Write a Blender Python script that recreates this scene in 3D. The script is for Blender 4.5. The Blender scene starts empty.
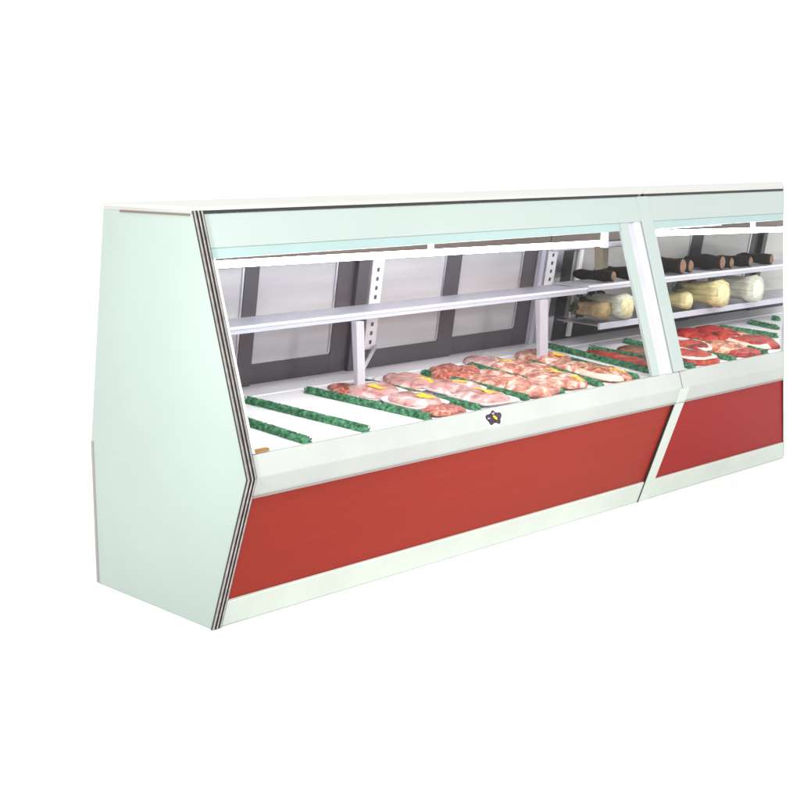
import bpy, bmesh, math, random
from mathutils import Vector, Matrix, noise
random.seed(7)
S = bpy.context.scene
COL = S.collection

# ------------------------------------------------------------ camera
CAM = Vector((-2.4009, -3.2883, 1.47))
cd = bpy.data.cameras.new("camera")
co = bpy.data.objects.new("camera", cd); COL.objects.link(co)
rt, up, fw = Vector((.7145, -.6997, 0)), Vector((.1267, .1294, .9835)), Vector((.6881, .7027, -.1811))
m = Matrix((rt, up, -fw)).transposed().to_4x4(); m.translation = CAM
co.matrix_world = m
cd.sensor_width = 36; cd.lens = 61.1; cd.clip_start = .05; cd.clip_end = 2000
S.camera = co
S.render.resolution_x = S.render.resolution_y = 1024

# ------------------------------------------------------------ studio light
W = bpy.data.worlds.new("World"); S.world = W; W.use_nodes = True
bg = W.node_tree.nodes["Background"]
bg.inputs[0].default_value = (1, 1, 1, 1); bg.inputs[1].default_value = 1.32

def area(name, loc, aim, size, power, col=(1, 1, 1)):
    l = bpy.data.lights.new(name, 'AREA'); l.shape = 'SQUARE'; l.size = size; l.energy = power; l.color = col
    o = bpy.data.objects.new(name, l); COL.objects.link(o); o.location = loc
    o.rotation_euler = (Vector(aim) - Vector(loc)).to_track_quat('-Z', 'Y').to_euler()
    return o
area("key_softbox", (-2.2, -6.0, 8.0), (1.4, 0, .5), 4.0, 500)
def spot(name, loc, aim, deg, power, soft):
    l = bpy.data.lights.new(name, 'SPOT'); l.energy = power; l.spot_size = math.radians(deg); l.spot_blend = 1.0; l.shadow_soft_size = soft
    o = bpy.data.objects.new(name, l); COL.objects.link(o); o.location = loc
    o.rotation_euler = (Vector(aim) - Vector(loc)).to_track_quat('-Z', 'Y').to_euler()
spot("side_lamp", (-1.12, -.55, 1.12), (0, -.02, .98), 92, 58, .10)
spot("front_lamp", (1.7, -5.2, 2.2), (1.35, -.1, .33), 25, 330, .3)

S.view_settings.view_transform = 'Standard'; S.view_settings.look = 'None'
S.view_settings.exposure = 0; S.view_settings.gamma = 1; S.view_settings.use_curve_mapping = False

# ------------------------------------------------------------ materials
def nmat(name):
    mt = bpy.data.materials.new(name); mt.use_nodes = True
    nt = mt.node_tree; b = nt.nodes["Principled BSDF"]
    return mt, nt, b
def node(nt, t, **kw):
    n = nt.nodes.new(t)
    for k, v in kw.items(): setattr(n, k, v)
    return n
def coords(nt, scale=(1, 1, 1), rnd=False):
    tc = node(nt, "ShaderNodeTexCoord"); mp = node(nt, "ShaderNodeMapping")
    mp.inputs["Scale"].default_value = scale
    nt.links.new(tc.outputs["Object"], mp.inputs["Vector"])
    if rnd:
        oi = node(nt, "ShaderNodeObjectInfo"); mu = node(nt, "ShaderNodeVectorMath", operation='SCALE')
        mu.inputs[0].default_value = (37, 19, 53)
        nt.links.new(oi.outputs["Random"], mu.inputs["Scale"]); nt.links.new(mu.outputs[0], mp.inputs["Location"])
    return mp.outputs[0]
def ramp(nt, stops):
    r = node(nt, "ShaderNodeValToRGB")
    e = r.color_ramp.elements
    while len(e) < len(stops): e.new(.5)
    for i, (p, c) in enumerate(stops):
        e[i].position = p; e[i].color = (*c, 1)
    return r
def paint(name, c, rough=.4, metal=0, vary=.06, scale=3, bump=0, coat=0, stretch=(1, 1, 1), bscale=60):
    mt, nt, b = nmat(name)
    v = coords(nt, stretch)
    n = node(nt, "ShaderNodeTexNoise"); n.inputs["Scale"].default_value = scale; n.inputs["Detail"].default_value = 5
    nt.links.new(v, n.inputs["Vector"])
    r = ramp(nt, [(.3, tuple(x * (1 - vary) for x in c)), (.7, tuple(min(1, x * (1 + vary)) for x in c))])
    nt.links.new(n.outputs[0], r.inputs[0]); nt.links.new(r.outputs[0], b.inputs["Base Color"])
    b.inputs["Roughness"].default_value = rough; b.inputs["Metallic"].default_value = metal
    if name.endswith('panel') and 'red' in name: b.inputs['Specular IOR Level'].default_value = .12
    if name == 'salami_casing': b.inputs['Specular IOR Level'].default_value = .15
    if coat:
        b.inputs["Coat Weight"].default_value = coat; b.inputs["Coat Roughness"].default_value = .15
    if bump:
        n2 = node(nt, "ShaderNodeTexNoise"); n2.inputs["Scale"].default_value = bscale; n2.inputs["Detail"].default_value = 3
        nt.links.new(v, n2.inputs["Vector"])
        bp = node(nt, "ShaderNodeBump"); bp.inputs["Strength"].default_value = bump; bp.inputs["Distance"].default_value = .002
        nt.links.new(n2.outputs[0], bp.inputs["Height"]); nt.links.new(bp.outputs[0], b.inputs["Normal"])
    return mt
M = {}
M['mint'] = paint('mint_enamel', (.352, .423, .385), .42, vary=.035, scale=2.2, bump=.04)
M['mint_pale'] = paint('pale_mint_enamel', (.385, .445, .42), .38, vary=.03, scale=2)
M['lip'] = paint('aqua_lip', (.335, .45, .435), .3, vary=.04)
M['sill'] = paint('sill_enamel', (.43, .455, .425), .35, vary=.05, scale=4, bump=.05)
M['kick'] = paint('kick_enamel', (.52, .585, .52), .45, vary=.05, scale=5)
M['red'] = paint('red_brushed_panel', (.27, .023, .0125), .42, vary=.05, scale=2.5, stretch=(.5, 8, 40), bump=.10, bscale=30)
M['red2'] = paint('deep_red_panel', (.275, .0105, .008), .42, vary=.05, scale=2.5, stretch=(.5, 8, 40), bump=.10, bscale=30)
M['white'] = paint('white_enamel', (.84, .82, .84), .35, vary=.03, scale=4)
M['top'] = paint('top_white', (.50, .50, .47), .5, vary=.02)
M['pane'] = paint('door_pane', (.53, .515, .53), .16, vary=.12, scale=1.6, stretch=(.6, 1, 7))  # horizontal colour streaks imitate reflections in the panes
M['pane_dim'] = paint('dim_door_pane', (.42, .41, .39), .16, vary=.15, scale=1.6, stretch=(.6, 1, 7))  # darker copy: dim right interior and reflection streaks put into the colour
M['frame'] = paint('hazed_frame', (.085, .075, .085), .35, vary=.12, scale=6)  # dark frames lifted to grey, glass haze put into the colour
M['black'] = paint('black_frame', (.012, .012, .012), .35, vary=.1)
M['rubber_gap'] = paint('black_rubber_and_gap', (.02, .02, .02), .5, vary=.1)  # rubber of the edge trim, also the black painted for dark gaps
M['chrome'] = paint('chrome', (.42, .39, .37), .3, 1, vary=.2, scale=40)
M['steel'] = paint('steel', (.62, .62, .68), .28, 1, vary=.08, scale=12)
M['shelf'] = paint('shelf_enamel', (.52, .52, .60), .35, vary=.05, scale=8)
M['brown'] = paint('brown_edge', (.16, .12, .10), .5)
M['leg'] = paint('leg_enamel', (.50, .48, .53), .35, vary=.06, scale=9)
M['edge'] = paint('grey_edge', (.30, .27, .26), .5)
M['amber'] = paint('amber_plastic', (.30, .13, .015), .3, vary=.3, scale=60)
M['yellow'] = paint('yellow_label', (.80, .50, .03), .45, vary=.18, scale=60)
M['tray'] = paint('foam_tray', (.74, .66, .68), .3, vary=.04, scale=30)
M['purple'] = paint('dark_purple', (.035, .02, .04), .3, vary=.5, scale=90)
M['violet'] = paint('pale_violet', (.36, .26, .38), .3, vary=.2, scale=90)
M['badgebase'] = paint('badge_white', (.82, .82, .80), .3)
M['olive'] = paint('olive_bracket', (.20, .18, .13), .4, .3)
M['salami'] = paint('salami_casing', (.007, .004, .003), .6, vary=.5, scale=30, bump=.3)
M['salamicut'] = paint('salami_end', (.20, .10, .05), .55, vary=.4, scale=60)
M['leafdark'] = paint('dark_leaf', (.035, .05, .018), .5, vary=.5, scale=25)
M['celery'] = paint('celery_stalk', (.56, .49, .24), .4, vary=.3, scale=6, stretch=(14, 1.5, 14))
M['celeryend'] = paint('celery_base', (.70, .64, .36), .5, vary=.18, scale=40)
M['bok'] = paint('pale_stalk', (.56, .57, .46), .4, vary=.25, scale=6, stretch=(14, 1.5, 14))
M['bokend'] = paint('pale_base', (.70, .70, .60), .5, vary=.12, scale=40)
M['tan'] = paint('tan_root', (.46, .33, .17), .55, vary=.3, scale=30)

mt, nt, b = nmat('fluorescent'); b.inputs["Base Color"].default_value = (1, 1, 1, 1)
b.inputs["Emission Color"].default_value = (1, .97, 1, 1); b.inputs["Emission Strength"].default_value = 20
M['lamp'] = mt

mt, nt, b = nmat('window_glass'); nt.nodes.remove(b)
tr = node(nt, "ShaderNodeBsdfTransparent"); tr.inputs[0].default_value = (.99, .995, .995, 1)
gl = node(nt, "ShaderNodeBsdfGlossy"); gl.inputs["Roughness"].default_value = .02
fr = node(nt, "ShaderNodeFresnel"); fr.inputs[0].default_value = 1.23
mx = node(nt, "ShaderNodeMixShader")
ge = node(nt, "ShaderNodeNewGeometry"); sb = node(nt, "ShaderNodeMath", operation='SUBTRACT'); sb.inputs[0].default_value = 1
nt.links.new(ge.outputs["Backfacing"], sb.inputs[1])
mu = node(nt, "ShaderNodeMath", operation='MULTIPLY'); nt.links.new(fr.outputs[0], mu.inputs[0]); nt.links.new(sb.outputs[0], mu.inputs[1])
nt.links.new(mu.outputs[0], mx.inputs[0]); nt.links.new(tr.outputs[0], mx.inputs[1]); nt.links.new(gl.outputs[0], mx.inputs[2])
nt.links.new(mx.outputs[0], nt.nodes["Material Output"].inputs[0])
M['glass'] = mt

def meatmat(name, stops, scale=26, gloss=.22):
    mt, nt, b = nmat(name); v = coords(nt, (1, 1, 1), True)
    n = node(nt, "ShaderNodeTexNoise"); n.inputs["Scale"].default_value = scale
    n.inputs["Detail"].default_value = 4; n.inputs["Roughness"].default_value = .55; n.inputs["Distortion"].default_value = .7
    nt.links.new(v, n.inputs["Vector"])
    r = ramp(nt, stops); nt.links.new(n.outputs[0], r.inputs[0]); nt.links.new(r.outputs[0], b.inputs["Base Color"])  # marbling contrast also carries painted white glints and deeper shadow
    b.inputs["Roughness"].default_value = .45
    b.inputs["Coat Weight"].default_value = .35 if name == 'beef' else .8
    b.inputs["Specular IOR Level"].default_value = .3; b.inputs["Coat Roughness"].default_value = gloss * .6
    bp = node(nt, "ShaderNodeBump"); bp.inputs["Strength"].default_value = .55; bp.inputs["Distance"].default_value = .005
    nt.links.new(n.outputs[0], bp.inputs["Height"]); nt.links.new(bp.outputs[0], b.inputs["Normal"])
    return mt
M['pinkpack'] = meatmat('pale_pink_meat', [(.36, (.31, .10, .09)), (.45, (.50, .23, .20)), (.53, (.55, .31, .29)), (.62, (.70, .54, .53))], 17)
M['rosy'] = meatmat('rosy_meat', [(.36, (.30, .075, .045)), (.45, (.50, .17, .11)), (.53, (.58, .28, .19)), (.61, (.74, .55, .46))], 24)
M['mince'] = meatmat('red_mince', [(.38, (.22, .03, .02)), (.5, (.44, .10, .06)), (.62, (.58, .26, .18))], 60, .35)
M['beef'] = meatmat('beef', [(.36, (.09, .004, .004)), (.46, (.36, .014, .007)), (.58, (.44, .026, .010)), (.70, (.56, .16, .07))], 20)
M['orange'] = meatmat('orange_pork', [(.37, (.26, .03, .012)), (.45, (.44, .10, .04)), (.53, (.54, .22, .11)), (.62, (.66, .46, .32))], 30)
M['brownmeat'] = meatmat('brown_meat', [(.35, (.10, .03, .015)), (.5, (.26, .075, .03)), (.65, (.42, .17, .08))], 30)
M['fat'] = paint('fat', (.72, .55, .46), .35, vary=.12, scale=50)

mt, nt, b = nmat('parsley'); v = coords(nt, (1, 1, 1), True)
n = node(nt, "ShaderNodeTexNoise"); n.inputs["Scale"].default_value = 70; n.inputs["Detail"].default_value = 4
nt.links.new(v, n.inputs["Vector"])
r = ramp(nt, [(.34, (.008, .06, .02)), (.5, (.032, .17, .07)), (.66, (.09, .29, .14))])
nt.links.new(n.outputs[0], r.inputs[0]); nt.links.new(r.outputs[0], b.inputs["Base Color"]); b.inputs["Roughness"].default_value = .6
M['parsley'] = mt

mt, nt, b = nmat('white_floor'); b.inputs["Base Color"].default_value = (.96, .96, .96, 1); b.inputs["Roughness"].default_value = .9
n = node(nt, "ShaderNodeTexNoise"); n.inputs["Scale"].default_value = 2
r = ramp(nt, [(.3, (.95, .95, .95)), (.7, (.965, .965, .965))]); nt.links.new(n.outputs[0], r.inputs[0]); nt.links.new(r.outputs[0], b.inputs["Base Color"])
M['floor'] = mt

# ------------------------------------------------------------ helpers
CUTN = Vector((-.5003, .8645, -.0493)).normalized()      # angled end of the right case
def cut(bm, off):
    bmesh.ops.bisect_plane(bm, geom=bm.verts[:] + bm.edges[:] + bm.faces[:], plane_co=CAM + CUTN * off, plane_no=-CUTN,
                           clear_outer=True, dist=1e-6)
def link(name, bm, mat, parent=None, bevel=0, smooth=False, trim=False):
    if trim: cut(bm, .004)
    bmesh.ops.recalc_face_normals(bm, faces=bm.faces[:])
    me = bpy.data.meshes.new(name); bm.to_mesh(me); bm.free()
    for mm in (mat if isinstance(mat, (list, tuple)) else [mat]): me.materials.append(mm)
    if smooth:
        for p in me.polygons: p.use_smooth = True
    o = bpy.data.objects.new(name, me); COL.objects.link(o)
    if parent: o.parent = parent
    if bevel:
        md = o.modifiers.new('bevel', 'BEVEL'); md.width = bevel; md.segments = 2; md.limit_method = 'ANGLE'; md.angle_limit = .6
    return o
def tag(o, label, cat, group=None, kind=None):
    if label: o['label'] = label
    if cat: o['category'] = cat
    if group: o['group'] = group
    if kind: o['kind'] = kind
    return o
def empty(name, loc):
    o = bpy.data.objects.new(name, None); COL.objects.link(o); o.location = loc; o.empty_display_size = .1
    return o
def prism(bm, prof, x0, x1):
    a = [bm.verts.new((x0, y, z)) for y, z in prof]; c = [bm.verts.new((x1, y, z)) for y, z in prof]
    n = len(prof)
    bm.faces.new(a); bm.faces.new(c[::-1])
    for i in range(n): bm.faces.new((a[i], c[i], c[(i + 1) % n], a[(i + 1) % n]))
def box(bm, x0, x1, y0, y1, z0, z1): prism(bm, [(y0, z0), (y1, z0), (y1, z1), (y0, z1)], x0, x1)
def slab(bm, p, q, t0, t1, x0, x1):
    """board along the section line p->q; t0..t1 = offsets along its left-hand normal"""
    d = (Vector(q) - Vector(p)).normalized(); nn = Vector((-d.y, d.x))
    P, Q = Vector(p), Vector(q)
    prism(bm, [tuple(P + nn * t0), tuple(Q + nn * t0), tuple(Q + nn * t1), tuple(P + nn * t1)], x0, x1)
def tube(bm, pts, r, seg=12, caps=True):
    rings = []
    for i, p in enumerate(pts):
        p = Vector(p); d = (Vector(pts[min(i + 1, len(pts) - 1)]) - Vector(pts[max(i - 1, 0)])).normalized()
        a = d.orthogonal().normalized(); bb = d.cross(a)
        rr = r[i] if isinstance(r, (list, tuple)) else r
        rings.append([bm.verts.new(p + (a * math.cos(t) + bb * math.sin(t)) * rr) for t in [2 * math.pi * k / seg for k in range(seg)]])
    for u, w in zip(rings, rings[1:]):
        for k in range(seg): bm.faces.new((u[k], u[(k + 1) % seg], w[(k + 1) % seg], w[k]))
    if caps: bm.faces.new(rings[0][::-1]); bm.faces.new(rings[-1])
B = bmesh.new

# section of the case: (depth y, height z)
def P1(z): return (.04 - (1.2835 - z) * .3022, z)          # leaning front
def P2(z): return (-.1925 * z / .514, z)                    # kick, undercut
def PB(z): return (.63 - (z - .5037) * .168, z)             # inside of leaning back
NOSE = (-.1925, .514); TOPF = (.04, 1.2835); TOPB = (.5286, 1.2835); MIDB = (.6596, .5037); BOTB = (.653, 0)
SEC = [(0, 0), NOSE, TOPF, TOPB, MIDB, BOTB]

# ------------------------------------------------------------ setting
bm = B(); r0 = 400
bm.faces.new([bm.verts.new((r0 * math.cos(t), r0 * math.sin(t), 0)) for t in [2 * math.pi * k / 64 for k in range(64)]])
tag(link('floor', bm, M['floor']), None, None, kind='structure')

# ------------------------------------------------------------ the cases
Z0 = .0008
def build_case(root, x0, x1, red, doors, framemat, shelf_z, first):
    T = not first
    ox = root.location.x
    def part(name, bm, mat, parent=None, **kw):
        p = parent or root
        o = link(name, bm, mat, None, trim=T, **kw)
        o.parent = p; o.matrix_parent_inverse = Matrix.Translation((-ox, 0, 0)) if p == root else Matrix()
        return o
    xi = x0 + (.03 if first else .004)
    # back and base
    bm = B(); prism(bm, [(.02, .03), P2(.09)[0:1] + (.09,), (.60, .09), (.60, .03)], xi + .01, x1 - .002); part('base_pan', bm, M['white'])
    bm = B(); prism(bm, [(.62, .012), (.652, .012), (.6585, .50), (.645, .577), (.62, .577)], xi, x1 - .002); part('back_panel', bm, M['mint'], bevel=.002)
    bm = B(); prism(bm, [PB(1.145), (PB(1.145)[0] + .05, 1.145), (TOPB[0] - .004, 1.282), (.06, 1.282), (.06, 1.268), (.45, 1.268)], xi, x1 - .002)
    part('roof_panel', bm, M['white'])
    # top cover, and a black strip painting the shaded gap under it
    bm = B(); prism(bm, [(.036, 1.2925), (.532, 1.2925), (.532, 1.304), (.040, 1.304)], x0 - (.002 if first else -.001), x1); part('top_cover', bm, M['top'], bevel=.0015)
    bm = B(); prism(bm, [(.037, 1.2837), (.05, 1.2837), (.05, 1.2924), (.0395, 1.2924)], x0 + .004, x1 - .03 if first else x1); part('top_gap_strip', bm, M['rubber_gap'])
    bm = B(); box(bm, x0 + .002, x1, .051, .527, 1.2837, 1.2924); part('top_filler', bm, M['top'])
    # header and its lip
    hx0 = x0 + (.034 if first else 0.0)
    bm = B(); slab(bm, P1(1.182), P1(1.2832), 0, -.018, hx0, x1 - .004); part('header', bm, M['mint_pale'], bevel=.002)
    bm = B(); a, c = P1(1.181), P1(1.150)
    prism(bm, [(a[0] + .003, a[1]), (c[0] + .004, c[1]), (c[0] + .022, c[1]), (a[0] + .017, a[1])], hx0, x1 - (.16 if first else 0)); part('header_lip', bm, M['lip'], bevel=.0015)
    # sill, red panel, kick
    s0 = P1(.579)
    bm = B(); prism(bm, [s0, NOSE, P2(.449), (P2(.449)[0] + .05, .449), (-.12, .52), (s0[0] + .022, .577)], hx0, x1 - .004); part('sill', bm, M['sill'], bevel=.003)
    bm = B(); slab(bm, P2(.4482), P2(.4518), .0005, .005, hx0, x1 - .006); part('trim_line', bm, M['edge'])
    bm = B(); slab(bm, P2(.093), P2(.448), -.008, -.02, hx0, x1 - .02); part('lower_panel', bm, red)
    bm = B(); slab(bm, P2(Z0), P2(.092), -.001, -.02, hx0, x1 - .004); part('kick_strip', bm, M['kick'], bevel=.002)
    # deck with a rear ledge
    def dz(y): return .568 + .07 * (y + .15)
    bm = B(); prism(bm, [(-.165, .566), (-.147, dz(-.15)), (.455, dz(.455)), (.455, dz(.455) - .03), (-.13, .53)], xi, x1 - .002); part('deck', bm, M['white'], bevel=.001)
    bm = B(); prism(bm, [(.457, .58), (.457, dz(.455) + .003), (.645, .617), (.645, .58)], xi, x1 - .002); part('rear_ledge', bm, M['white'], bevel=.001)
    bm = B(); x = xi + .25
    while x < x1 - .03:                                   # joints between the deck pans
        box(bm, x, x + .003, -.14, .45, .56, .5682); x += 99
    bm.free()
    # sliding doors on the leaning back
    for dx0, dx1, px0, px1, dep in doors:
        bm = B()
        def fr(a, c, z0, z1): slab(bm, PB(z0), PB(z1), -dep, -dep - .018, a, c)
        fr(dx0, px0, .612, 1.14); fr(px1, dx1, .612, 1.14); fr(px0, px1, .612, .690); fr(px0, px1, 1.095, 1.14)
        d = part('sliding_door', bm, framemat, bevel=.0015)
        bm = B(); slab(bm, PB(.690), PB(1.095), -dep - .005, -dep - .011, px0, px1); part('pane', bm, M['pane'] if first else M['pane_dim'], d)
        bm = B(); slab(bm, PB(.70), PB(1.06), -dep + .0005, -dep - .0045, px1 - .012, px1 - .004)
        part('bead', bm, M['steel'], d)
    # shelf
    sx0 = xi; sx1 = x1 if first else x1
    bm = B(); box(bm, sx0, sx1, .325, .515, shelf_z - .006, shelf_z)
    sh = part('shelf', bm, M['shelf'])
    bm = B(); box(bm, sx0, sx1, .312, .3245, shelf_z - .024, shelf_z + .003); part('front_rail', bm, M['shelf'], sh, bevel=.002)
    bm = B(); box(bm, sx0, sx1, .306, .3115, shelf_z - .006, shelf_z + .002); part('price_rail', bm, M['white'], sh)
    return part

L = empty('display_case', (0, 0, 0))
tag(L, 'long mint meat display case with full left end panel and dark framed rear doors greyed by painted haze', 'display case', 'meat display cases joined in a row')
dl = [(.031, .645, .09, .580, 0), (.60, 1.136, .650, 1.045, .02), (1.13, 1.71, 1.19, 1.622, 0), (1.67, 2.222, 1.722, 2.13, .02)]
XS = 2.250
part = build_case(L, 0, XS, M['red'], dl, M['frame'], .887, True)
bm = B(); slab(bm, PB(.612), PB(1.144), .001, -.03, 2.2225, 2.2495); part('mullion', bm, M['shelf'])
# end panel
bm = B(); prism(bm, SEC[:1] + SEC[1:], 0, .029)
for v in bm.verts:
    if v.co.z < Z0: v.co.z = Z0
ep = part('end_panel', bm, M['mint'], bevel=.002)
def band(bm, path, w0, w1, x0, x1):
    """strip following a section path, w0..w1 outward"""
    n = len(path); outs = []
    for i in range(n):
        dd = []
        if i > 0: dd.append((Vector(path[i]) - Vector(path[i - 1])).normalized())
        if i < n - 1: dd.append((Vector(path[i + 1]) - Vector(path[i])).normalized())
        ns = [Vector((-d.y, d.x)) for d in dd]
        nn = sum(ns, Vector((0, 0))).normalized(); k = 1 / max(.3, nn.dot(ns[0]))
        outs.append(nn * k)
    vs = [[bm.verts.new((x, *(Vector(p) + o * w))) for p, o in zip(path, outs)] for x, w in ((x0, w0), (x1, w0), (x1, w1), (x0, w1))]
    for i in range(n - 1):
        for k in range(4): bm.faces.new((vs[k][i], vs[k][i + 1], vs[(k + 1) % 4][i + 1], vs[(k + 1) % 4][i]))
    bm.faces.new([v[0] for v in vs]); bm.faces.new([v[-1] for v in vs][::-1])
path = [(.002, Z0), NOSE, (.0405, 1.291)]
bm = B(); band(bm, path, .0005, .006, -.004, .0335); part('edge_trim', bm, M['rubber_gap'], ep)
et = [o for o in ep.children][-1]
for xx, w in ((-.004, .0065), (.0095, .0065), (.0225, .0065)):
    bm = B(); band(bm, path, .0062, .0105, xx, xx + w); o = part('chrome_rib', bm, M['chrome'], et, bevel=.0018)
bm = B(); slab(bm, P1(.582), P1(1.148), 0, -.012, .035, .049); part('glass_frame', bm, M['white'], bevel=.001)
bm = B(); box(bm, -.003, -.0004, .646, .657, .004, .50); part('rear_edge_trim', bm, M['edge'], ep)
bm = B(); box(bm, -.003, -.0004, .055, .43, 1.277, 1.2832); part('top_gap_line', bm, M['brown'], ep)  # brown strip paints the dark gap under the top cover
# front glass
bm = B(); slab(bm, P1(.582), P1(1.149), -.006, -.011, .050, 2.070); part('glass_pane', bm, M['glass'])
# frame and posts at the joint
bm = B(); slab(bm, P1(.580), P1(1.1815), .001, -.014, 2.062, 2.112); part('glass_frame', bm, M['mint_pale'], bevel=.0015)
bm = B(); slab(bm, P1(.580), P1(1.1815), -.006, -.022, 2.113, 2.154); part('post_channel', bm, M['shelf'])  # lilac tone puts the groove shading beside the post into colour
bm = B(); slab(bm, P1(.580), P1(1.1815), .003, -.02, 2.1545, 2.190); part('joint_post', bm, M['white'], bevel=.004)
bm = B(); slab(bm, P1(.580), P1(1.1815), -.004, -.022, 2.1905, 2.2055); part('post_channel', bm, M['shelf'])
bm = B(); slab(bm, PB(1.066), PB(1.142), .0105, .018, .035, 2.245); part('door_track', bm, M['brown'])
bm = B(); slab(bm, P2(Z0), P2(.449), .0015, -.01, 2.2262, 2.2312); part('joint_gap_strip', bm, M['rubber_gap'])  # black strip paints the dark groove beside the joint strip
# lamp
bm = B(); tube(bm, [(.07, .04, 1.129), (1.995, .04, 1.104)], .0115, 16); lt = part('fluorescent_tube', bm, M['lamp'], smooth=False)
bm = B(); box(bm, 1.997, 2.012, .026, .054, 1.086, 1.15); part('lamp_holder', bm, M['white'], lt)
bm = B(); box(bm, .052, .068, .026, .054, 1.090, 1.15); part('lamp_holder', bm, M['white'], lt)
bm = B(); box(bm, 1.0, 1.02, .034, .046, 1.123, 1.15); part('lamp_clip', bm, M['white'], lt)
bm = B(); prism(bm, [(.10, 1.15), (.10, .995), (.14, .985), (.145, 1.15)], 2.075, 2.112); part('lamp_bracket', bm, M['olive'])
# shelf legs, slotted standards and braces
def legset(part, x, xb, w, sz):
    bm = B(); prism(bm, [(.286, .598), (.292, sz - .026), (.322, sz - .026), (.305, .600)], x - w / 2, x + w / 2); lg = part('shelf_leg', bm, M['leg'], bevel=.002)
    bm = B(); slab(bm, PB(.70), PB(1.06), .003, .010, xb - .03, xb + .03); st = part('slotted_standard', bm, M['white'], bevel=.001)
    bm = B()
    for k in range(9): slab(bm, PB(.72 + k * .036), PB(.735 + k * .036), .0101, .0112, xb - .006, xb + .006)
    part('slot', bm, M['frame'], st)['kind'] = 'stuff'
    bm = B(); a = Vector((x + .005, .30, .668)); c = Vector((xb + .03, PB(.70)[0] - .012, .705))
    tube(bm, [a, c], .008, 8); part('brace', bm, M['leg'], lg)
legset(part, .905, 1.225, .038, .887)
legset(part, 1.94, 2.29, .052, .887)
# badge on the sill
def on_sill(x, z, h=0): y, zz = P1(z); return Vector((x, y - .957 * h, zz + .289 * h))
bx, bz = .0, .0
bad = None
BC = on_sill(1.098, .547)
def disc(bm, c, ra, rb, h0, h1, ang=0, seg=20):
    e1 = Vector((1, 0, 0)); e2 = Vector((0, .289, .957)); nn = Vector((0, -.957, .289))
    ring = lambda h: [bm.verts.new(c + (e1 * math.cos(ang) + e2 * math.sin(ang)) * ra * math.cos(t) + (-e1 * math.sin(ang) + e2 * math.cos(ang)) * rb * math.sin(t) + nn * h) for t in [2 * math.pi * k / seg for k in range(seg)]]
    a, c2 = ring(h0), ring(h1); bm.faces.new(a[::-1]); bm.faces.new(c2)
    for k in range(seg): bm.faces.new((a[k], a[(k + 1) % seg], c2[(k + 1) % seg], c2[k]))
bm = B(); disc(bm, BC, .050, .031, 0, .002); bad = part('badge', bm, M['badgebase'])
bad['label'] = 'dark purple flower shaped badge with yellow centre'
bm = B(); e1 = Vector((1, 0, 0)); e2 = Vector((0, .289, .957))
for k in range(5):
    a = math.radians(90 + 72 * k); disc(bm, BC + (e1 * math.cos(a) * .024 + e2 * math.sin(a) * .0095), .0175 + .002 * (k % 2), .0125, .002, .0034 + .0004 * k, a)
disc(bm, BC, .037, .0195, .002, .0032); part('petals', bm, M['purple'], bad)
bm = B(); disc(bm, BC + e2 * .015 - e1 * .003, .008, .004, .0054, .006); disc(bm, BC - e1 * .029 + e2 * .001, .008, .003, .0055, .0062); part('petal_highlight', bm, M['violet'], bad)
bm = B(); disc(bm, BC + e1 * .002, .012, .005, .0058, .0078, -.7); part('flower_centre', bm, M['yellow'], bad)
# amber strip in the front left corner of the deck
bm = B(); prism(bm, [(-.166, .581), (-.150, .581), (-.150, .590), (-.166, .590)], .034, .108); o = part('corner_clip', bm, M['amber'], bevel=.002); o['label'] = 'small amber plastic clip in the front corner'

Rr = empty('display_case', (XS, 0, 0))
tag(Rr, 'shorter mint meat display case with deeper red lower panel and black framed rear doors', 'display case', 'meat display cases joined in a row')
dr = [(2.375, 3.485, 2.452, 3.382, 0), (3.44, 4.08, 3.50, 3.975, .02), (4.06, 4.7, 4.10, 4.64, 0)]
XE = 5.2
part = build_case(Rr, XS + .002, XE, M['red2'], dr, M['black'], .894, False)
bm = B(); slab(bm, PB(.612), PB(1.144), .001, -.03, 2.2525, 2.3745); part('mullion', bm, M['steel'])
bm = B(); slab(bm, P1(.580), P1(1.2832), .004, -.03, 2.208, 2.285); part('joint_post', bm, M['mint_pale'], bevel=.004)
bm = B(); slab(bm, P2(Z0), P2(.51), .004, -.012, 2.232, 2.297); part('joint_strip', bm, M['kick'], bevel=.003)
bm = B(); slab(bm, P1(.582), P1(1.149), -.006, -.011, 2.287, XE); part('glass_pane', bm, M['glass'])
bm = B(); tube(bm, [(2.36, .04, 1.128), (XE, .04, 1.060)], .0115, 16); lt = part('fluorescent_tube', bm, M['lamp'])
bm = B(); box(bm, 3.10, 3.125, .034, .046, 1.1125, 1.15); part('lamp_clip', bm, M['white'], lt)
bm = B(); slab(bm, PB(1.035), PB(1.062), .004, .03, 2.26, 2.98); part('head_rail', bm, M['steel'], bevel=.004)
bm = B(); slab(bm, PB(1.066), PB(1.142), .004, .012, 2.26, XE); part('door_track', bm, M['brown'])
bm = B(); slab(bm, PB(.63), PB(1.034), .004, .016, 2.475, 2.50); part('slotted_standard', bm, M['white'])
# low produce tray at the back
bm = B(); prism(bm, [(.335, .708), (.565, .716), (.565, .722), (.335, .714)], 2.36, XE); ty = part('produce_tray', bm, M['steel'])
bm = B(); box(bm, 2.36, XE, .322, .3345, .694, .722); part('front_rail', bm, M['shelf'], ty, bevel=.002)
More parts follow.
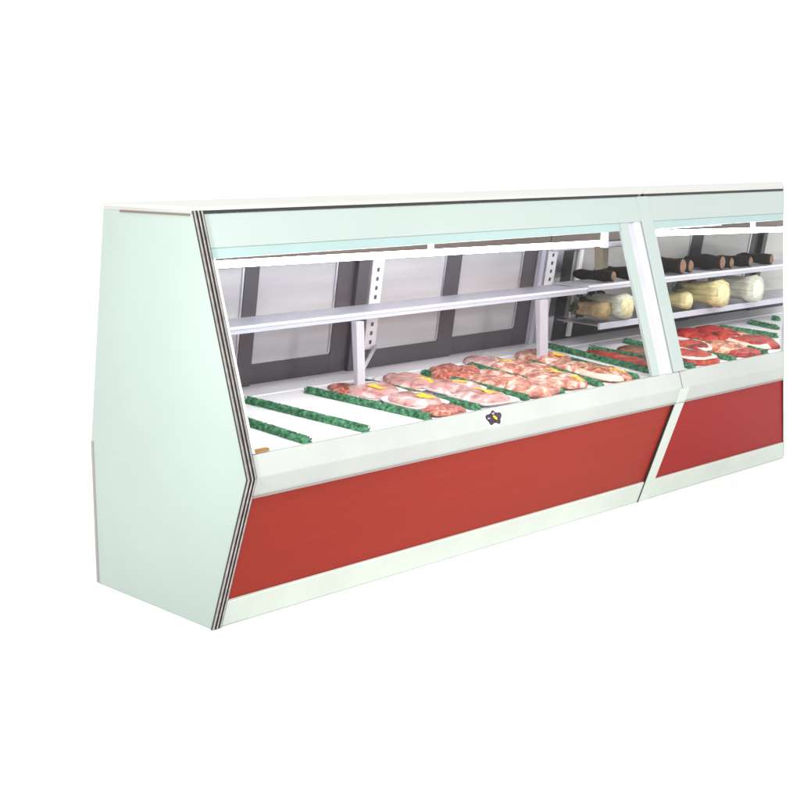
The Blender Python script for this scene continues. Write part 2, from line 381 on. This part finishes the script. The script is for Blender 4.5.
# angled end sheet of the right case
def onend(y, z, off):
    p = CAM + CUTN * off
    return Vector((p.x - (CUTN.y * (y - p.y) + CUTN.z * (z - p.z)) / CUTN.x, y, z))
def endsheet(name, sec, mat):
    bm = B(); n = len(sec)
    a = [bm.verts.new(onend(y, z, .0002)) for y, z in sec]; c = [bm.verts.new(onend(y, z, .0038)) for y, z in sec]
    bm.faces.new(a); bm.faces.new(c[::-1])
    for i in range(n): bm.faces.new((a[i], c[i], c[(i + 1) % n], a[(i + 1) % n]))
    o = link(name, bm, mat, Rr); o.matrix_parent_inverse = Matrix.Translation((-XS, 0, 0))
endsheet('end_sheet', [(.001, .012), (NOSE[0] + .001, .514), (P1(.60)[0] + .001, .60), (.645, .60), MIDB, (.652, .012)], M['mint'])
endsheet('added_end_glass', [(P1(.6005)[0] + .001, .6005), (P1(1.18)[0] + .001, 1.18), (.54, 1.18), (.64, .6005)], M['glass'])  # invented glass end, lets outside light into the right interior
endsheet('end_cap', [(P1(1.1805)[0] + .001, 1.1805), (.041, 1.283), (TOPB[0], 1.283), (.54, 1.1805)], M['mint'])

# ------------------------------------------------------------ parsley dividers
def DZ(y): return .568 + .07 * (y + .15)
def parsley(xa, ya, xb, yb, label, trim=False):
    bm = B(); Ld = math.hypot(xb - xa, yb - ya); n = max(6, int(Ld / .012)); seg = 9
    d = Vector((xb - xa, yb - ya, DZ(yb) - DZ(ya))).normalized(); side = Vector((d.y, -d.x, 0)).normalized(); upv = side.cross(d).normalized()
    if upv.z < 0: upv = -upv
    base = Vector((xa, ya, DZ(ya)))
    sd = random.random() * 50; rings = []
    for i in range(n + 1):
        t = i / n; e = min(1, min(t, 1 - t) * Ld / .012 + .45); rr = []
        for k in range(seg):
            a = math.pi * k / (seg - 1)
            p = d * (t * Ld) + side * math.cos(a) * .0185 * e + upv * (math.sin(a) * .021 * e + .0005)
            p += (side * math.cos(a) + upv * max(0, math.sin(a))) * .0055 * noise.noise(p * 100 + Vector((sd, 0, 0)))
            rr.append(bm.verts.new(p))
        rings.append(rr)
    for u, w in zip(rings, rings[1:]):
        for k in range(seg - 1): bm.faces.new((u[k], u[k + 1], w[k + 1], w[k]))
    bm.faces.new(rings[0]); bm.faces.new(rings[-1][::-1])
    for i in range(int(Ld * 2400)):
        t = random.uniform(.01, .99); a = random.uniform(.05, math.pi - .05)
        c = d * (t * Ld) + side * math.cos(a) * .018 + upv * (math.sin(a) * .0205)
        nrm = (side * math.cos(a) + upv * math.sin(a) + Vector((random.uniform(-.7, .7), random.uniform(-.7, .7), random.uniform(-.3, .7)))).normalized()
        u = nrm.orthogonal().normalized(); w = nrm.cross(u); s = random.uniform(.0022, .0045)
        bm.faces.new([bm.verts.new(c + nrm * .002 + u * s * math.cos(q) + w * s * .7 * math.sin(q)) for q in (0, 1.3, 2.6, 3.9, 5.1)])
    me_o = link('parsley_divider', bm, M['parsley'])
    me_o.location = base
    return tag(me_o, label, 'parsley divider', 'green parsley dividers across the white decks')
for a in [
    (.272, .40, .292, -.135, 'leftmost green parsley divider, crossing bare white deck beside the left end panel'),
    (.468, .41, .545, -.135, 'green parsley divider with bare white deck on both sides, second from the left end panel'),
    (.745, .415, .835, -.135, 'long green parsley divider just left of the first pale pink meat packages'),
    (1.012, .40, 1.08, -.135, 'green parsley divider between the two rows of pale pink packages with yellow labels'),
    (1.33, .40, 1.345, -.135, 'green parsley divider ending in front of the flower badge, left of the rosy chops'),
    (1.60, .40, 1.545, -.135, 'mostly buried green divider under the big rosy chops in the left case'),
    (1.86, .30, 1.772, -.14, 'green divider showing a short front end right of the label topped white veined chops'),
    (2.05, .28, 2.012, -.14, 'short bare front end of green divider at the right front corner of the left case'),
    (2.215, .495, 2.165, -.13, 'long straight green divider running from the second shelf leg to the joint post'),
    (2.335, .36, 2.375, -.02, 'green divider behind the thin red meat strip, seen left of the joint post'),
    (2.63, .39, 2.60, .02, 'rearmost short green divider seen left of the joint post, behind brownish meat'),
    (2.418, -.02, 2.402, -.145, 'bushy green divider end in the front left corner of the right case'),
    (2.92, .22, 2.87, -.10, 'green divider peeping out between the red steaks of the right case'),
    (2.69, .0, 2.72, -.145, 'green divider end at the front of the right case, between chops and steaks'),
    (3.0, -.02, 2.975, -.145, 'small green divider end at the front near the far right edge'),
    (3.365, .36, 3.415, .06, 'long bare green divider behind the red steaks in the right case'),
    (3.65, .365, 3.63, .185, 'green divider on bare white deck, second from the rear in the right case'),
    (3.885, .365, 3.875, .325, 'farthest green divider, only a stub at the right edge of the photo')]:
    parsley(*a)

# ------------------------------------------------------------ meat
def lump(L_, Wd, Hh, seed, point=.0, nu=30, nv=14, rough=.12):
    bm = B(); rings = []; sv = Vector((seed * 3.1, seed * 1.7, seed))
    for j in range(nv + 1):
        ph = (math.pi * .5) * j / nv; rr = []
        for i in range(nu):
            th = 2 * math.pi * i / nu
            cx, cy = math.cos(th), math.sin(th)
            cx = math.copysign(abs(cx) ** .8, cx); cy = math.copysign(abs(cy) ** (.85 + .3 * point), cy)
            rad = math.cos(ph) ** .55
            wy = 1 - point * max(0, cy) * .45 - point * .25 * max(0, -cy)
            p = Vector((cx * wy * Wd / 2 * rad, cy * L_ / 2 * rad, (math.sin(ph) ** .9) * Hh))
            k = 1 + rough * noise.noise(Vector((p.x * 14, p.y * 14, p.z * 8)) + sv) * 1.6
            p.x *= k; p.y *= k
            p.z += Hh * (.35 * noise.noise(Vector((p.x * 20, p.y * 20, 0)) + sv) + .15 * noise.noise(Vector((p.x * 55, p.y * 55, 3)) + sv)) * math.sin(ph)
            rr.append(bm.verts.new(p))
        rings.append(rr)
    for u, w in zip(rings, rings[1:]):
        for k in range(nu): bm.faces.new((u[k], u[(k + 1) % nu], w[(k + 1) % nu], w[k]))
    bm.faces.new(rings[0][::-1]); bm.faces.new(rings[-1])
    return bm
def top_of(o, x, y):
    best = max(o.data.vertices, key=lambda v: -((v.co.x - x) ** 2 + (v.co.y - y) ** 2) + v.co.z * 1e-4)
    return best.co.copy()
def meat(kind, xa, ya, xb, yb, wd, hh, mat, label, labels=(), lift=0, fat=False, tray=False, point=0, cat='meat', seed=[0], group='meat laid out between the green dividers'):
    seed[0] += 1
    cx, cy = (xa + xb) / 2, (ya + yb) / 2; Ld = math.hypot(xb - xa, yb - ya)
    root = empty(kind, (cx, cy, DZ(cy) + .001 + lift))
    tilt = math.atan(.07)
    hh *= .62; wd *= 1.10
    root.rotation_euler = (tilt, random.uniform(-.05, .05), math.atan2(ya - yb, xa - xb) - math.pi / 2)
    tag(root, label, cat, group)
    z = 0
    if tray:
        bm = B(); w, l = wd * 1.10, Ld * 1.03; rr = []
        for s, zz in ((.90, 0), (1, .011), (.94, .011), (.88, .004)):
            ring = []
            for i in range(28):
                t = 2 * math.pi * i / 28; c_, s_ = math.cos(t), math.sin(t)
                ring.append(bm.verts.new((math.copysign(abs(c_) ** .45, c_) * w / 2 * s, math.copysign(abs(s_) ** .45, s_) * l / 2 * s, zz)))
            rr.append(ring)
        for u, v in zip(rr, rr[1:]):
            for k in range(28): bm.faces.new((u[k], u[(k + 1) % 28], v[(k + 1) % 28], v[k]))
        bm.faces.new(rr[0][::-1]); bm.faces.new(rr[-1])
        link('tray', bm, M['tray'], root, smooth=True); z = .005
    mo = link('meat_piece', lump(Ld, wd, hh, seed[0], point), M[mat], root, smooth=True); mo.location = (0, 0, z)
    if fat:
        nu, nv = 30, 14; bm = lump(Ld, wd, hh, seed[0], point); bm.faces.ensure_lookup_table(); bm.normal_update()
        kill = []
        for f in bm.faces:
            c = f.calc_center_median(); j = f.index // nu
            ok = f.index < nu * nv and ((6 <= j <= 8) if fat == 2 else (1 <= j <= 6 and c.x * fat > wd * .10 + .03 * wd * noise.noise(c * 30)))
            if not ok: kill.append(f)
        bmesh.ops.delete(bm, geom=kill, context='FACES')
        for v in bm.verts: v.co += Vector((v.co.x * .02, v.co.y * .02, 0)) + Vector((v.co.x, v.co.y, .05)).normalized() * .0022
        o = link('fat_rim', bm, M['fat'], root, smooth=True); o.location = (0, 0, z)
    for lx, ly, lw, ll in labels:
        bm = B(); g = []
        for i in range(6):
            row = []
            for j in range(6):
                x_ = lx + (i / 5 - .5) * lw; y_ = ly + (j / 5 - .5) * ll
                row.append((x_, y_))
            g.append(row)
        near = lambda x_, y_: sum(sorted((v.co.z for v in mo.data.vertices if (v.co.x - x_) ** 2 + (v.co.y - y_) ** 2 < .014 ** 2), reverse=True)[:4] or [hh * 4]) / 4
        vv = [[bm.verts.new((x_, y_, near(x_, y_) + .0022)) for x_, y_ in row] for row in g]
        for _ in range(2): bmesh.ops.smooth_vert(bm, verts=bm.verts[:], factor=.5, use_axis_z=True, use_axis_x=False, use_axis_y=False)
        for i in range(5):
            for j in range(5): bm.faces.new((vv[i][j], vv[i + 1][j], vv[i + 1][j + 1], vv[i][j + 1]))
        ge = bmesh.ops.extrude_face_region(bm, geom=bm.faces[:])
        for e in ge['geom']:
            if isinstance(e, bmesh.types.BMVert): e.co.z -= .0008
        o = link('price_label', bm, M['yellow'], root); o.location = (0, 0, z)
    return root
PK = dict(tray=True, point=.5)
# row 1 (between third and fourth divider)
meat('meat_package', .89, .43, .86, .20, .15, .034, 'mince', 'dark pinkish red meat piece with a pointed end at the rear left of the packages', point=.9)
meat('meat_package', .92, .36, .915, .13, .17, .036, 'pinkpack', 'pale pink meat package with yellow label behind the third green divider, rear of its row', [(.0, -.02, .035, .075)], **PK, lift=.006)
meat('meat_package', .93, .14, .93, -.06, .17, .040, 'pinkpack', 'pale pink domed meat package with yellow label, middle of the leftmost meat row', [(.02, -.03, .035, .07)], **PK, lift=.010)
meat('minced_meat', .945, -.01, .965, -.145, .17, .034, 'mince', 'red minced meat at the front end of the leftmost meat row', lift=.002)
# row 2
meat('meat_package', 1.165, .42, 1.165, .17, .19, .036, 'pinkpack', 'pale pink meat package with yellow label at the rear of the second meat row', [(.02, -.055, .035, .075)], **PK)
meat('meat_package', 1.215, .22, 1.215, .02, .17, .036, 'pinkpack', 'whitish pink meat package with small yellow label in the middle of the second meat row', [(.03, .0, .03, .06)], **PK, lift=.008)
meat('meat_package', 1.205, .08, 1.20, -.145, .19, .040, 'pinkpack', 'large pale pink package with broad yellow label right behind the flower badge', [(.015, .0, .045, .09)], **PK, lift=.004)
# row 3
meat('roast', 1.43, .42, 1.40, .17, .19, .060, 'mince', 'rounded red roast at the rear left of the rosy chops', point=.3)
meat('pork_chop', 1.48, .26, 1.43, -.02, .20, .052, 'rosy', 'big rosy chop with whitish glints in its colour in front of the rounded red roast', lift=.004)
meat('pork_chop', 1.47, .05, 1.455, -.145, .21, .050, 'rosy', 'front rosy chop nearest the sill, right of the flower badge', lift=.006)
# row 4
meat('pork_loin', 1.72, .50, 1.69, .27, .17, .042, 'pinkpack', 'smooth pale pink loin lying farthest back beside the dark rear doors')
meat('pork_chop', 1.735, .34, 1.72, .10, .21, .048, 'rosy', 'rosy chop with brown edge and bright yellow label in the middle of the left case', [(-.03, .085, .045, .085)], lift=.004)
meat('pork_chop', 1.68, .14, 1.66, -.13, .20, .052, 'rosy', 'whitish rosy chop with two yellow labels near the front of the left case', [(.03, .06, .04, .08), (.035, -.085, .035, .06)], lift=.006)
# row 5
meat('pork_loin', 1.985, .45, 1.96, .18, .19, .050, 'rosy', 'rosy loin with yellow label lying in front of the second shelf leg', [(.04, -.03, .04, .09)])
meat('pork_chop', 1.915, .22, 1.90, .02, .15, .046, 'rosy', 'narrow rosy chop between the labelled loin and the labelled front chop', lift=.004)
meat('pork_chop', 1.965, .16, 1.925, -.145, .16, .050, 'orange', 'white edged rosy chop with yellow label, last before the bare green divider end', [(.03, -.06, .045, .09)], lift=.002, fat=-1)
# behind the long divider
meat('beef_strip', 2.27, .33, 2.265, -.06, .10, .036, 'beef', 'thin bright red meat strip between two green dividers left of the joint post')
meat('pork_strip', 2.50, .30, 2.46, .06, .15, .036, 'brownmeat', 'brownish red meat piece seen just left of the joint post')
# right case
meat('beef_steak', 3.12, .42, 3.06, .17, .18, .040, 'beef', 'plain red steak at the rear left of the right case')
meat('beef_steak', 3.24, .38, 3.13, .10, .16, .046, 'beef', 'upright leaning red steak, second from the rear left in the right case', lift=.006)
meat('pork_strip', 3.25, .28, 3.15, .06, .14, .040, 'orange', 'small orange brown piece between the red steaks of the right case', lift=.004)
meat('beef_steak', 3.19, .16, 3.13, -.08, .19, .044, 'beef', 'glossy red steak with white rim on one side in the middle of the right case', fat=-1)
meat('beef_steak', 3.255, .13, 3.19, -.035, .12, .044, 'beef', 'red steak with white fat band at the cut off right edge of the right case', fat=-1)
meat('beef_steak', 2.79, .23, 2.69, .0, .20, .050, 'beef', 'oval red steak with white fat rim directly right of the joint post, behind another', fat=2)
meat('beef_steak', 2.60, .09, 2.53, -.14, .19, .050, 'beef', 'dark red oval steak with white fat rim nearest the sill right of the joint post', fat=2, lift=.002)
meat('pork_chop', 2.93, .13, 2.87, -.08, .20, .048, 'orange', 'pale orange chops piled in the front middle of the right case', lift=.002)
meat('pork_strip', 2.90, -.04, 2.86, -.145, .14, .040, 'beef', 'small red meat end at the front of the pale orange chops')

# ------------------------------------------------------------ sausages and vegetables
def salami(x, r, y0, y1, label, z):
    root = empty('salami', (x, y0, z)); tag(root, label, 'salami', 'dark salamis on the right shelf')
    bm = B(); n = 14; pts = []; rs = []
    for i in range(n + 1):
        t = i / n; pts.append((.012 * math.sin(t * 3 + x), t * (y1 - y0), r + .002)); rs.append(r * (.9 + .1 * math.sin(t * 9 + x * 5)) * (1 if t < .8 else 1 - (t - .8) * 2.2))
    rs[0] = r * .94
    tube(bm, pts, rs, 18); link('casing', bm, M['salami'], root, smooth=True)
    bm = B(); tube(bm, [(pts[0][0], -.004, r + .002), (pts[0][0], -.0005, r + .002)], [r * .55, r * .8], 18); link('cut_end', bm, M['salamicut'], root)
ZS = .8945
salami(2.98, .040, .325, .53, 'dark salami with tan cut end, right beside the joint post on the upper shelf', ZS)
salami(3.07, .034, .34, .53, 'dark salami tucked between the two larger tan ended ones', ZS)
salami(3.32, .038, .325, .53, 'dark salami with the brightest tan cut end, middle of the upper shelf', ZS)
salami(3.42, .030, .335, .53, 'thin dark salami just right of the brightest tan ended one', ZS)
salami(3.58, .028, .325, .53, 'small dark salami with tan end in front of the second black door bar', ZS)
salami(3.78, .028, .325, .53, 'farthest dark salami at the right end of the upper shelf', ZS)
salami(2.45, .026, .33, .53, 'thin black salami seen left of the joint post, leftmost on the shelf', ZS)
salami(2.60, .030, .33, .53, 'black salami seen left of the joint post, close beside it', ZS)

def bunch(kind, x, y0, y1, r, z, mats, label, cat, nst=9, flare=1.35, group='vegetables on the low rear tray'):
    root = empty(kind, (x, y0, z)); tag(root, label, cat, group)
    for k in range(nst):
        bm = B(); a = 2 * math.pi * k / nst + .3; rr = r * (.62 if k % 2 else .5)
        pts = []; rs = []
        for i in range(10):
            t = i / 9; f = .75 + (flare - .75) * t + .25 * math.exp(-((t - .12) / .1) ** 2)
            pts.append((math.cos(a) * rr * f, t * (y1 - y0), max(.012, r + math.sin(a) * rr * f * (1 - .25 * t)) + .004))
            rs.append(r * (.46 - .22 * t) * (1 + .22 * math.exp(-((t - .12) / .12) ** 2)))
        tube(bm, pts, rs, 10); link('stalk', bm, M[mats[0]], root, smooth=True)
    bm = B(); tube(bm, [(0, -.014, r + .004), (0, -.006, r + .004), (0, .02, r + .004)], [r * .5, r * .78, r * .98], 18); link('root_end', bm, M[mats[1]], root, smooth=True)
    bm = B()
    for i in range(70):
        c = Vector((random.gauss(0, r * .7), (y1 - y0) * random.uniform(.72, 1.0), max(.015, r + random.gauss(r * .3, r * .5))))
        nrm = Vector((random.uniform(-1, 1), random.uniform(-1, 1), random.uniform(-.2, 1))).normalized(); u = nrm.orthogonal().normalized(); w = nrm.cross(u); s = random.uniform(.012, .022)
        bm.faces.new([bm.verts.new(c + u * s * math.cos(q) + w * s * .7 * math.sin(q)) for q in (0, 1.1, 2.2, 3.4, 4.6, 5.5)])
    link('leaves', bm, M['leafdark'], root)
ZT = .7235
bunch('celery', 3.235, .262, .50, .064, ZT, ('celery', 'celeryend'), 'yellowish celery bunch with rounded base facing front, right of the joint post', 'celery')
bunch('celery', 3.05, .33, .53, .040, ZT, ('celery', 'celeryend'), 'celery bunch half hidden behind the joint post and the yellowish celery base', 'celery')
bunch('chard', 3.565, .275, .52, .064, ZT, ('bok', 'bokend'), 'pale green white stalked bunch right of the yellowish celery', 'vegetable', flare=1.6)
bunch('celery', 2.535, .31, .53, .056, ZT, ('bok', 'celeryend'), 'cream coloured celery end seen just left of the joint post', 'celery')
bunch('parsnips', 2.45, .36, .53, .040, ZT, ('tan', 'tan'), 'tan bunch of roots left of the cream coloured celery end', 'vegetable')
